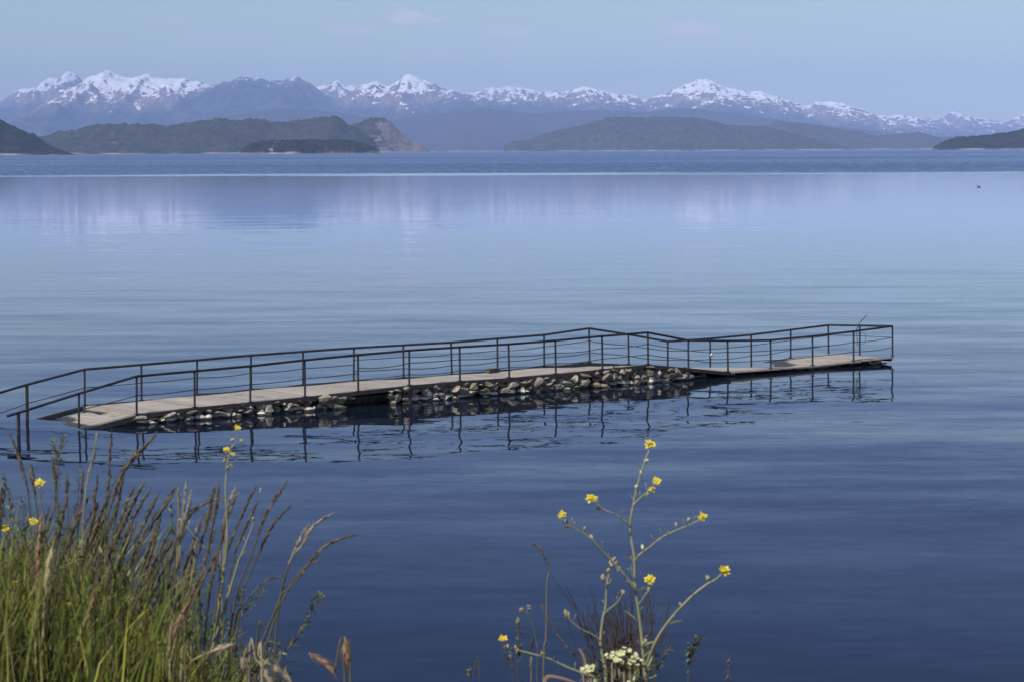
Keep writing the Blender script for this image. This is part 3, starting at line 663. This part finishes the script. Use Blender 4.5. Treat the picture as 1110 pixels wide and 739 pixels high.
# second mustard, mostly in bud
Y1=3.02
m2=empty('mustard_plant',root_at(657,Y1)); tag(m2,'shorter mustard plant in bud, left of the tall yellow flowering one','wildflower')
mb=MB(); droot(mb,657,739,Y1,.0032)
stem(mb,[(657,739),(656.5,726),(653.5,712),(651,698),(651.5,686),(652.7,675),(654.5,665),(656.5,656.4),(657,645),(657.5,634),(659,627),(661,618)],Y1,.0034,.0013); mb.build('stem',M_stem,m2,True)
for pts,a,b in (([(656,664),(660,660),(667,654.6),(671.6,649),(675,642)],.0017,.0011),([(650.5,694),(645,689),(637,685),(629,681),(622,675.5),(616,670),(614,665)],.0018,.0012),([(657.5,638),(655,631),(653.7,627)],.001,.0009)):
    mb=MB(); stem(mb,pts,Y1-.01,a,b,-.003); mb.build('branch',M_stem,m2,True)
for x,y in ((666,605.5),(662,611),(670,616),(660,619),(653.7,625),(676,641),(614,663),(615,666)): bud(x,y,Y1-.012,m2,.0027,.0045)
for x,y,dx in ((659,622,-1),(662,614,1),(658,633,1)):
    mb=MB(); mb.leaf(P(x,y,Y1),(dx*.5,0,.8),.011,.004); mb.build('foliage',M_leaf,m2)
# low sprawling one
Y2=2.85
m3=empty('mustard_plant',root_at(645,Y2)); tag(m3,'low sprawling mustard stem with one yellow flower near the bottom edge','wildflower')
mb=MB(); droot(mb,645,735,Y2,.0026)
stem(mb,[(645,735),(640.5,731.7),(629,728),(618,724),(606,718.5),(595.4,713.5),(588,711),(580.3,709),(566,705.5),(556,703),(550,699)],Y2,.0026,.0012,-.002); mb.build('stem',M_stem,m3,True)
flower(545,692,Y2-.03,m3,.0048,3)
for x,y in ((551,700),(561,704),(588,708),(559,701)): bud(x,y,Y2-.03,m3,.0016,.003,M_bud)
# yellow flowered mustard rising out of the grass clump
Y3=2.8
m4=empty('mustard_plant',root_at(228,Y3)); tag(m4,'tall thin pale stemmed mustard above the left grass clump','wildflower')
mb=MB(); droot(mb,228,739,Y3,.0026)
stem(mb,[(228,739),(231,700),(236,668),(240,640),(243,615),(246,588),(246,560),(244.5,530),(246,508),(249,490),(252,482)],Y3,.0028,.001); mb.build('stem',M_stem,m4,True)
for pts,a,b in (([(240,628),(237,612),(226,598),(210,580),(194,561)],.0018,.001),([(246,512),(244,500),(245,489)],.0009,.0007),([(250,486),(256,478),(259,466)],.0009,.0006),([(232,695),(246,650),(258,610),(262,600),(270,580),(275,566)],.0026,.0012)):
    mb=MB(); stem(mb,pts,Y3-.01,a,b,-.003); mb.build('branch',M_stem,m4,True)
for x,y,r_ in ((245.5,487,.0036),(257,463,.0036),(252,491.5,.0028)): flower(x,y,Y3-.02,m4,r_,2)
for x,y in ((262,478),(251,504),(246,507),(282,531),(275,562),(243,500),(252,477)): bud(x,y,Y3-.02,m4,.002,.003)
# small yellow flowers in the grass, each on its own stalk
for x,y,r_ in ((43,523,.0052),(36,565,.0048),(6,572,.0042),(75,656,.0042),(38,663,.0045),(16,632,.0035)):
    Yf=2.7; e=empty('yellow_flower',root_at(x,Yf)); tag(e,'small yellow flower on a thin stalk among the left grass','wildflower','small yellow flowers in the left grass')
    mb=MB(); droot(mb,x+8,739,Yf,.0015); stem(mb,[(x+8,739),(x+6,y+60),(x+1,y+20),(x,y+3)],Yf,.0015,.0009); mb.build('stem',M_stemd,e,True)
    flower(x,y,Yf-.01,e,r_,3)
# white flower head
Y4=2.9
wf=empty('white_flower',root_at(672,Y4)); tag(wf,'white flowered low herb with clustered blooms beneath the mustard stems','wildflower')
for cx,cy,rr,k in ((663,712,5,7),(676,708,6,9),(688,713,5,7),(671,717,6,8),(683,718,5,5),(640,724,5,7),(632,727,3,3),(685,738,4,5)):
    g_=root_at(cx*.5+336,Y4); mb=MB(); mb.tube(spline([g_,(g_+P(cx,cy,Y4))/2+Vector((.004,0,0)),P(cx,cy,Y4)],4),.0012,5); mb.build('stem',M_stemd,wf,True)
    mb=MB()
    for i in range(int(k*1.4)):
        q=P(cx+pr.gauss(0,rr*.55),cy+pr.gauss(0,rr*.4),Y4+pr.uniform(-.008,.008)); nrm=(Vector((0,-.6,.8))+rv()*.5).normalized(); e1=nrm.orthogonal().normalized(); e2=nrm.cross(e1)
        for j in range(5):
            w_=j*1.257+pr.random()*.3; mb.leaf(q,e1*math.cos(w_)+e2*math.sin(w_)+nrm*.3,.0036,.0026,nrm)
    mb.build('flower_cluster',M_white,wf)
    mb=MB()
    for i in range(k*2+6):
        q=P(cx+pr.gauss(0,rr),cy+4+pr.gauss(0,rr*.6),Y4+.01); mb.leaf(q,rv()+Vector((0,-.2,.2)),pr.uniform(.006,.014),.003)
    mb.build('foliage',M_leaf,wf)
mb=MB()
for i in range(60):
    q=P(pr.uniform(645,700),pr.uniform(720,745),Y4+pr.uniform(-.02,.05)); mb.leaf(q,rv()+Vector((0,-.2,.3)),pr.uniform(.01,.022),.004)
mb.build('foliage',M_leaf,wf)
# dry dark bush behind
Y5=3.25
db=empty('dry_bush',root_at(672,Y5)); tag(db,'dead dark bush of fine bare twigs behind the mustard plants','bush')
mb=MB(); cnt=0
for i in range(78):
    bx=672+pr.gauss(0,15); tx=bx+pr.gauss(0,17)*1.0+ (bx-672)*.4; ty=pr.triangular(630,706,652)
    if tx<612 or tx>736: continue
    mx_=(bx+tx)/2+pr.uniform(-5,5); yj=Y5+pr.uniform(-.1,.12)
    g_=root_at(672+(bx-672)*.4,yj)
    p=spline([g_,P(bx,739,yj),P(mx_,(739+ty)/2,yj),P(tx,ty,yj)],4); mb.tube(p,taper(len(p),.0016,.00045),4)
    if pr.random()<.6:
        k=pr.randint(7,10); q=p[k]; d=(p[-1]-p[k]).normalized()+Vector((pr.choice((-1,1))*.45,0,0)); l=pr.uniform(.02,.05); mb.tube([q,q+d*l*.5+UZ*.004,q+d*l+UZ*.012],[.0007,.0005,.0003],4)
mb.build('twigs',M_twig,db)

# grass stalks with seed heads
def ear(mb,p,r,awn=0,dens=1.):
    mb.tube(p,[max(.0003,r*.62*math.sin(math.pi*(.06+.86*i/(len(p)-1)))**.7) for i in range(len(p))],6)
    L=sum((p[i+1]-p[i]).length for i in range(len(p)-1)); n=int(max(12,L/.0032)*dens)
    for i in range(n):
        u=i/(n-1)*(len(p)-1.001); a=int(u); q=p[a].lerp(p[a+1],u-a); d=(p[a+1]-p[a]).normalized()
        o=rv(); o=(o-d*o.dot(d)).normalized(); env=math.sin(math.pi*(.12+.8*i/(n-1)))**.6
        dd=(d+o*.35).normalized(); ll=pr.uniform(.0045,.0075)*(r/.003)**.3
        mb.blob(q+o*r*.45*env,dd,(r*.34*env+.0003,ll*.8),5,4)
        if awn:
            s0=q+o*r*env; e_=s0+(d+o*.28).normalized()*awn*pr.uniform(.6,1.1); mb.tube([s0,e_],[.00035,.00012],3,False)
def stalk(pts,Y,k,label=None,group=None,M=None,r=.0028,awn=0,rw=.0011,Ms=None,cat='grass stalk'):
    """pts from the tip down; the first k of them carry the seed head"""
    pt=[P(x,y,Y) for x,y in pts]; xb,yb=pts[-1]; g_=root_at(xb-4,Y)
    low=[g_] if yb>700 else [P(xb-(pts[-2][0]-xb)*.6,min(739,yb+90),Y),g_]
    full=spline(pt+low,5); mb=MB(); mb.tube(full,taper(len(full),.0006,rw*1.3),5)
    o=mb.build('grass_stalk',Ms or M_gst,None,True)
    tag(o,label or 'slender upright grass stalk with a dark seed head in the left clump',cat,group or 'dark grass stalks in the left clump')
    if group is None and label: del o['group']
    mb=MB(); ear(mb,full[:k*5+1],r,awn); mb.build('seed_head',M or M_ear,o)
    return o
G=None
stalk([(311,522),(300,538),(288,558),(280,580),(268,612),(255,650)],2.8,3,'dark seeded grass stalk, tallest of the pair curving right beside the pale mustard stem')
stalk([(313,550),(298,565),(287,584),(275,612),(262,650)],2.85,3,'dark seeded grass stalk just beneath the tallest right leaning one')
stalk([(361,556),(348,563),(336,575),(328,590),(318,602),(307,630),(303,650),(290,680),(278,705)],2.75,4,'pale drooping grass ear high above the water right of the clump',M=M_earp,r=.0026)
stalk([(334,569),(326,582),(318,600),(310,622),(302,655),(286,690)],2.8,3,'short whitish grass ear beside the pale drooping one',M=M_earp,r=.0022)
stalk([(384,580),(368,584),(352,592),(338,606),(322,628),(311,640),(303,652)],2.75,4,'outermost dark grass ear arching farthest right over the water')
stalk([(346,607),(334,611),(318,628),(312,640),(304,655),(292,690)],2.8,2,'thin side spike below the arching outermost ear',r=.0018)
stalk([(303,625),(290,628),(276,640),(264,655),(256,672)],2.8,2,'thin bent blade like stalk crossing towards the pale stem',r=.0014)
stalk([(240,540),(222,545),(207,556),(198,572),(186,600)],2.72,3,'dark ear bending right across the small flowered stem')
for pts,k in (([(121,468),(119,495),(116,530),(112,580)],3),([(168,470),(150,490),(134,512),(122,545),(110,590)],3),([(12,472),(22,498),(29,530),(34,580)],2),
    ([(72,515),(73,540),(74,580)],1),([(155,524),(142,550),(128,585),(118,620)],2),([(145,528),(133,555),(122,590),(112,630)],2),([(172,535),(158,560),(146,590),(136,640)],2),
    ([(192,527),(178,548),(160,575),(146,610)],2),([(162,530),(146,560),(130,600),(118,650)],2),([(107,515),(103,545),(100,590)],2),([(90,512),(88,545),(84,600)],1),
    ([(238,524),(234,550),(226,590),(216,640)],2),([(255,535),(246,565),(236,600),(226,650)],2),([(232,528),(224,560),(214,600),(205,650)],2),([(276,528),(264,556),(250,590),(238,630)],3),
    ([(280,545),(268,570),(256,600),(246,650)],2),([(220,560),(208,590),(196,630),(190,670)],2),([(186,585),(172,612),(160,650),(152,690)],2),([(205,545),(196,575),(182,610),(172,660)],2),
    ([(135,505),(130,535),(122,575),(116,620)],2),([(58,500),(60,530),(64,580)],1),([(33,505),(38,535),(42,580)],1),([(198,598),(186,640),(180,690)],1),([(235,600),(226,640),(214,690)],1),([(175,560),(166,590),(152,640)],2)):
    stalk([(x+pr.uniform(-1.5,1.5),y) for x,y in pts],2.65+pr.random()*.5,k,None,None,None,pr.uniform(.0024,.0035))
for i in range(48):
    x=pr.uniform(-5,250) if i%3 else pr.uniform(90,235); y=float(np.interp(x,[0,60,120,170,210,250],[520,525,530,545,560,580]))+abs(pr.gauss(0,38)); ln=pr.uniform(.25,.55)*(.25+.75*min(1,max(0,x)/110)); h=pr.uniform(26,48)
    stalk([(x,y),(x-h*ln,y+h),(x-h*ln*1.8,y+2*h),(x-h*ln*2.3,y+3*h)],2.6+pr.random()*.6,2,None,None,None,pr.uniform(.0020,.0034))
for pts,k in (([(202,520),(200,540),(197,565),(193,600)],2),([(193,531),(194,560),(192,600)],2),([(105,470),(101,495),(94,525),(90,570)],2),([(255,528),(248,545),(241,575),(238,620)],2),([(210,588),(210,612),(208,650)],1),([(208,530),(203,552),(196,585)],2),([(213,572),(211,600),(206,640)],1),([(258,536),(250,552),(244,580)],2)):
    stalk(pts,2.6+pr.random()*.4,k,'pale straw coloured seed head on an upright stalk in the left clump','pale straw seed heads in the left clump',M_earp,.0018,.006,.0007,Ms=M_straw)
stalk([(374,694),(375,706),(377,722),(380,745)],2.35,2,'reddish foxtail ear standing upright at the bottom edge',M=M_earr,r=.0042,awn=.012)
stalk([(338,709),(350,717),(362,726),(374,741)],2.35,2,'reddish foxtail ear leaning left at the bottom edge',M=M_earr,r=.0042,awn=.012)
for i,(pts,lab) in enumerate((([(252,698),(238,703),(224,708),(208,716),(196,730)],'fuzzy pale foxtail lying level low in the right of the clump'),
    ([(318,742),(306,730),(296,722),(286,716),(280,712),(284,739)],'straw foxtail drooping at the right foot of the clump'),
    ([(300,752),(292,738),(286,726),(278,716),(270,730)],'shorter straw foxtail beside the drooping one'),([(262,715),(264,725),(267,745)],'upright fuzzy foxtail at the lower right of the clump'),
    ([(205,652),(196,668),(188,690),(184,715)],'brownish broad foxtail deep inside the clump'),([(103,640),(98,665),(94,700)],'pinkish foxtail in the middle of the clump'),
    ([(45,560),(42,600),(40,640)],'dull brown foxtail above the brightest green blade'),([(57,592),(52,615),(49,640),(47,680)],'bright green broad foxtail in the left clump'))):
    stalk(pts,2.5,2,lab,None,M_bud if i==7 else (M_earp if i<4 else M_earr),.0036,.014,Ms=M_straw)
# nodding stalk left of the mustard and dark bulrush head
stalk([(575,590),(581,590.5),(587,596),(590,604),(594,611),(596,618)][::1]+[(593,630),(592.5,658),(591.6,694),(589,739)],3.1,5,'nodding grass stalk with a hooked dark tip left of the mustard plants',r=.002,Ms=M_stemd)
stalk([(577.5,691),(576.5,698),(575.5,708),(575,725),(576,745)],3.0,2,'short dark cigar shaped head near the low yellow flower',M=M_twig,r=.0024,Ms=M_stemd)
stalk([(588,657),(595,672),(606,690),(618,704),(632,722),(640,745)],3.15,4,'thin reddish dried stalk slanting into the dead bush',M=M_earr,r=.0011,Ms=M_twig)
e=empty('wildflower_buds',root_at(580,3.1)); tag(e,'pair of pale closed buds on a hair thin stem over the water','wildflower')
mb=MB(); g_=root_at(585,3.1); mb.tube(spline([g_,P(582,739,3.1),P(584,712,3.1),P(578,680,3.1),P(571,664,3.1),P(564,661,3.1)],4),.0005,4); mb.tube([P(570,663.5,3.1),P(575,658,3.1)],.0005,4); mb.build('stem',M_stemd,e)
bud(566,661,3.1,e,.0027,.005,M_earp,(1,0,.1)); bud(573,658,3.1,e,.0025,.004,M_earp,(1,0,.2))
# dry curved leaves at the base
for pts,lab in (([(590,741),(594,733),(610,735),(625,740)],'dry brown curled blade at the bottom under the low mustard'),([(638,739),(634,715),(630,706),(627,703)],'dry brown hooked blade beside the dead bush')):
    mb=MB(); p=path(pts,2.95); g_=root_at(pts[0][0],2.95); 
    if 'hooked' in lab: p=[g_]+p
    else: p=[g_]+p
    mb.tube(p,[.001]+taper(len(p)-1,.003,.0012),5); o=mb.build('withered_grass',simple('dry_blade_m'+str(len(pts)),(.20,.13,.085),.8)); tag(o,lab,'withered grass')
# leafy weeds
def weed(pts,Y,label,leaves=26,ll=.011,group=None,tipf=None):
    p=[P(x,y,Y) for x,y in pts]; g_=root_at(pts[-1][0],Y); full=spline(p+([g_] if pts[-1][1]>700 else [P(pts[-1][0],739,Y),g_]),6)
    e=empty('leafy_weed',g_); tag(e,label,'weed',group)
    mb=MB(); mb.tube(full,taper(len(full),.0003,.0008),5); mb.build('stem',M_weed,e,True)
    mb=MB(); n=max(8,len(pts)*6-6)
    leaves=int(leaves*1.5)+4
    for i in range(leaves):
        u=(i/leaves)**1.1*(min(n,len(full)-2)); a=int(u); q=full[a].lerp(full[a+1],u-a); d=(full[a]-full[a+1]).normalized(); o=rv(); o=(o-d*o.dot(d)).normalized()
        mb.leaf(q,d*.6+o,ll*pr.uniform(.45,1.05),ll*.3,d)
    mb.build('foliage',M_leaf,e)
weed([(346,646),(340,655),(331,672),(322,690),(308,708),(296,724)],2.8,'leafy weed leaning right at the foot of the clump',34,.012)
weed([(562,673),(562,690),(562,710),(561,739)],3.0,'thin upright leafy weed left of the low yellow flower',30,.009)
weed([(547,700),(550,720),(556,739)],3.0,'very short leafy sprig directly below the low yellow flower',14,.008)
weed([(508,727),(512,733),(520,741)],2.95,'isolated tiny weed tip at the bottom edge, leftmost of the centre weeds',9,.009)
weed([(757,691),(752,704),(748,718),(746,739)],2.95,'dark leafy weed standing right of the mustard plants',38,.011)
weed([(725,702),(718,712),(712,726),(710,741)],2.98,'yellowish pod bearing sprig between the big curved branch and the leafy weed',14,.009)
weed([(789,736),(791,745)],3.0,'tiny weed tip at the bottom edge, rightmost of all plants',5,.006)
for pts,l_ in (([(70,472),(66,485),(63,505),(62,540),(64,590)],34),([(58,478),(62,500),(60,530)],16),([(145,488),(130,515),(118,550)],10),([(5,515),(10,545),(14,580)],22),([(88,505),(84,540),(80,580)],18),([(138,540),(132,570),(128,610)],20),([(24,540),(26,580)],16),([(110,570),(106,600),(102,640)],20),([(285,640),(270,655),(262,675)],12),([(200,620),(203,640),(205,665)],18),([(262,640),(254,660),(250,690)],14),([(185,540),(187,570),(190,600)],12),([(215,640),(218,670)],16),([(280,720),(272,730),(266,745)],22),([(295,706),(288,720)],14)):
    weed(pts,2.6+pr.random()*.5,'small leaved green weed growing up through the left grass',l_,pr.uniform(.008,.013),'small leaved weeds in the left grass')
for x,y in ((140,628),(150,625),(104,640),(172,604)):
    pass

# the grass clump itself: uncountable blades
M_gr=simple('grass_blade',(.060,.085,.010),.8,(.22,.235,.035),11,island=.85,transl=.4)
M_gs=simple('grass_dry',(.17,.135,.06),.8,(.08,.06,.03),14,island=.6,transl=.25)
M_gb=simple('broad_blade',(.17,.19,.03),.7,(.10,.12,.02),9,island=.4,transl=.4)
env=lambda x: float(np.interp(x,[-80,0,20,60,100,140,180,210,250,280,300,320,345],[520,530,540,535,540,548,566,592,650,698,718,732,745]))
dense=lambda x: float(np.interp(x,[-80,0,60,120,170,220,260,300,330],[560,568,585,608,655,692,712,730,748]))
def blades(n,seed,hi,name,M,wid,lab,bend=1.,xr=(-90,322),yr=None,short=0):
    q=random.Random(seed); V=[];Fc=[]
    for i in range(n):
        x=q.uniform(*xr); Yb=q.uniform(2.45,3.6) if q.random()<.8 else q.uniform(2.3,4.2)
        e0=dense(x) if q.random()>hi else env(x); y=e0+abs(q.gauss(0,1))*70*(1 if q.random()<.7 else 2)
        if q.random()<short: y=e0+q.uniform(30,190)
        lean=q.gauss(0,20*bend)+(5+max(0,x-60)*.10)
        tip=P(x,y,Yb); g0=P(x-lean*2.2-q.uniform(0,10),739,Yb); rz=float(gz(g0.x,Yb))-.03; root=Vector((g0.x,Yb+q.uniform(-.05,.05),rz))
        if tip.z-root.z<.05: continue
        w0=q.uniform(*wid); an=q.uniform(-1.3,1.3); sd=Vector((math.cos(an),math.sin(an),0))
        b=len(V); K=7; ctrl=root.lerp(tip,.55)+Vector((-(tip.x-root.x)*.35+q.gauss(0,.02)*bend,0,.12*(tip.z-root.z)))
        if q.random()<.22*bend: tip=tip+Vector((q.uniform(.02,.09)*q.choice((1,1,-1)),0,-q.uniform(.02,.06))); ctrl.z=tip.z+.05
        for k in range(K+1):
            u=k/K; p=root*(1-u)**2+ctrl*2*u*(1-u)+tip*u*u; ww=w0*(1-u**2.2)*.5+.0002
            V.append(p-sd*ww); V.append(p+sd*ww+Vector((0,-.0004,0)))
        for k in range(K): a=b+2*k; Fc.append((a,a+1,a+3,a+2))
    mb=MB(); mb.add(V,Fc); o=mb.build(name,M); tag(o,lab,'grass',None,'stuff')
blades(6400,1,.24,'grass',M_gr,(.0016,.0044),'dense green grass blades filling the lower left corner',1.,short=.35)
blades(650,4,.02,'broad_grass',M_gb,(.004,.0085),'broader bright green blades low in the left corner',1.4,(-90,290),short=.8)
blades(1700,2,.26,'dry_grass',M_gs,(.0009,.0026),'dry straw and brown grass mixed through the lower left corner',1.6,short=.5)
# leafy undergrowth and seed fluff low in the clump
q=random.Random(21); mb=MB()
for i in range(1500):
    x=q.uniform(-80,315); y=dense(x)-18+abs(q.gauss(0,80)); Yb=q.uniform(2.4,3.5); c=P(x,y,Yb)
    mb.leaf(c,Vector((q.gauss(0,1),q.gauss(0,1),q.gauss(.3,1))),q.uniform(.005,.016),q.uniform(.0015,.0045))
tag(mb.build('undergrowth',M_leaf),'tangle of small weed leaves between the grass blades','undergrowth',None,'stuff')
# thin short turf on the crown of the bank in front of the camera (below the picture)
q=random.Random(9); V=[];Fc=[]
for i in range(6000):
    x=q.uniform(-2.2,2.2); y=q.uniform(2.0,4.2); z=float(np.interp(y,[2.2,3.2,4.6],[5.35,5.45,4.95])); h=q.uniform(.04,.16)
    z=5.30 if y<3.4 else z-.05
    sd=Vector((q.gauss(0,1),q.gauss(0,1),0)).normalized()*.0018; b=len(V); r_=Vector((x,y,z)); tp=r_+Vector((q.gauss(0,.03),q.gauss(0,.03),h)); V+= [r_-sd,r_+sd,tp]; Fc.append((b,b+1,b+2))
mb=MB(); mb.add(V,Fc); tag(mb.build('turf',M_gr),'short turf on the crown of the bank','grass',None,'stuff')

# ------------------------------------------------------------------ render settings
sc.view_settings.view_transform='Standard'; sc.view_settings.look='None'; sc.view_settings.gamma=1; sc.view_settings.exposure=0.2
cy=sc.cycles; cy.use_denoising=True
try: cy.denoiser='OPENIMAGEDENOISE'
except Exception: pass
cy.max_bounces=6; cy.diffuse_bounces=2; cy.glossy_bounces=3; cy.transmission_bounces=3; cy.volume_bounces=0; cy.transparent_max_bounces=4
cy.sample_clamp_indirect=6; cy.use_adaptive_sampling=True; cy.adaptive_threshold=.01
sc.render.film_transparent=False
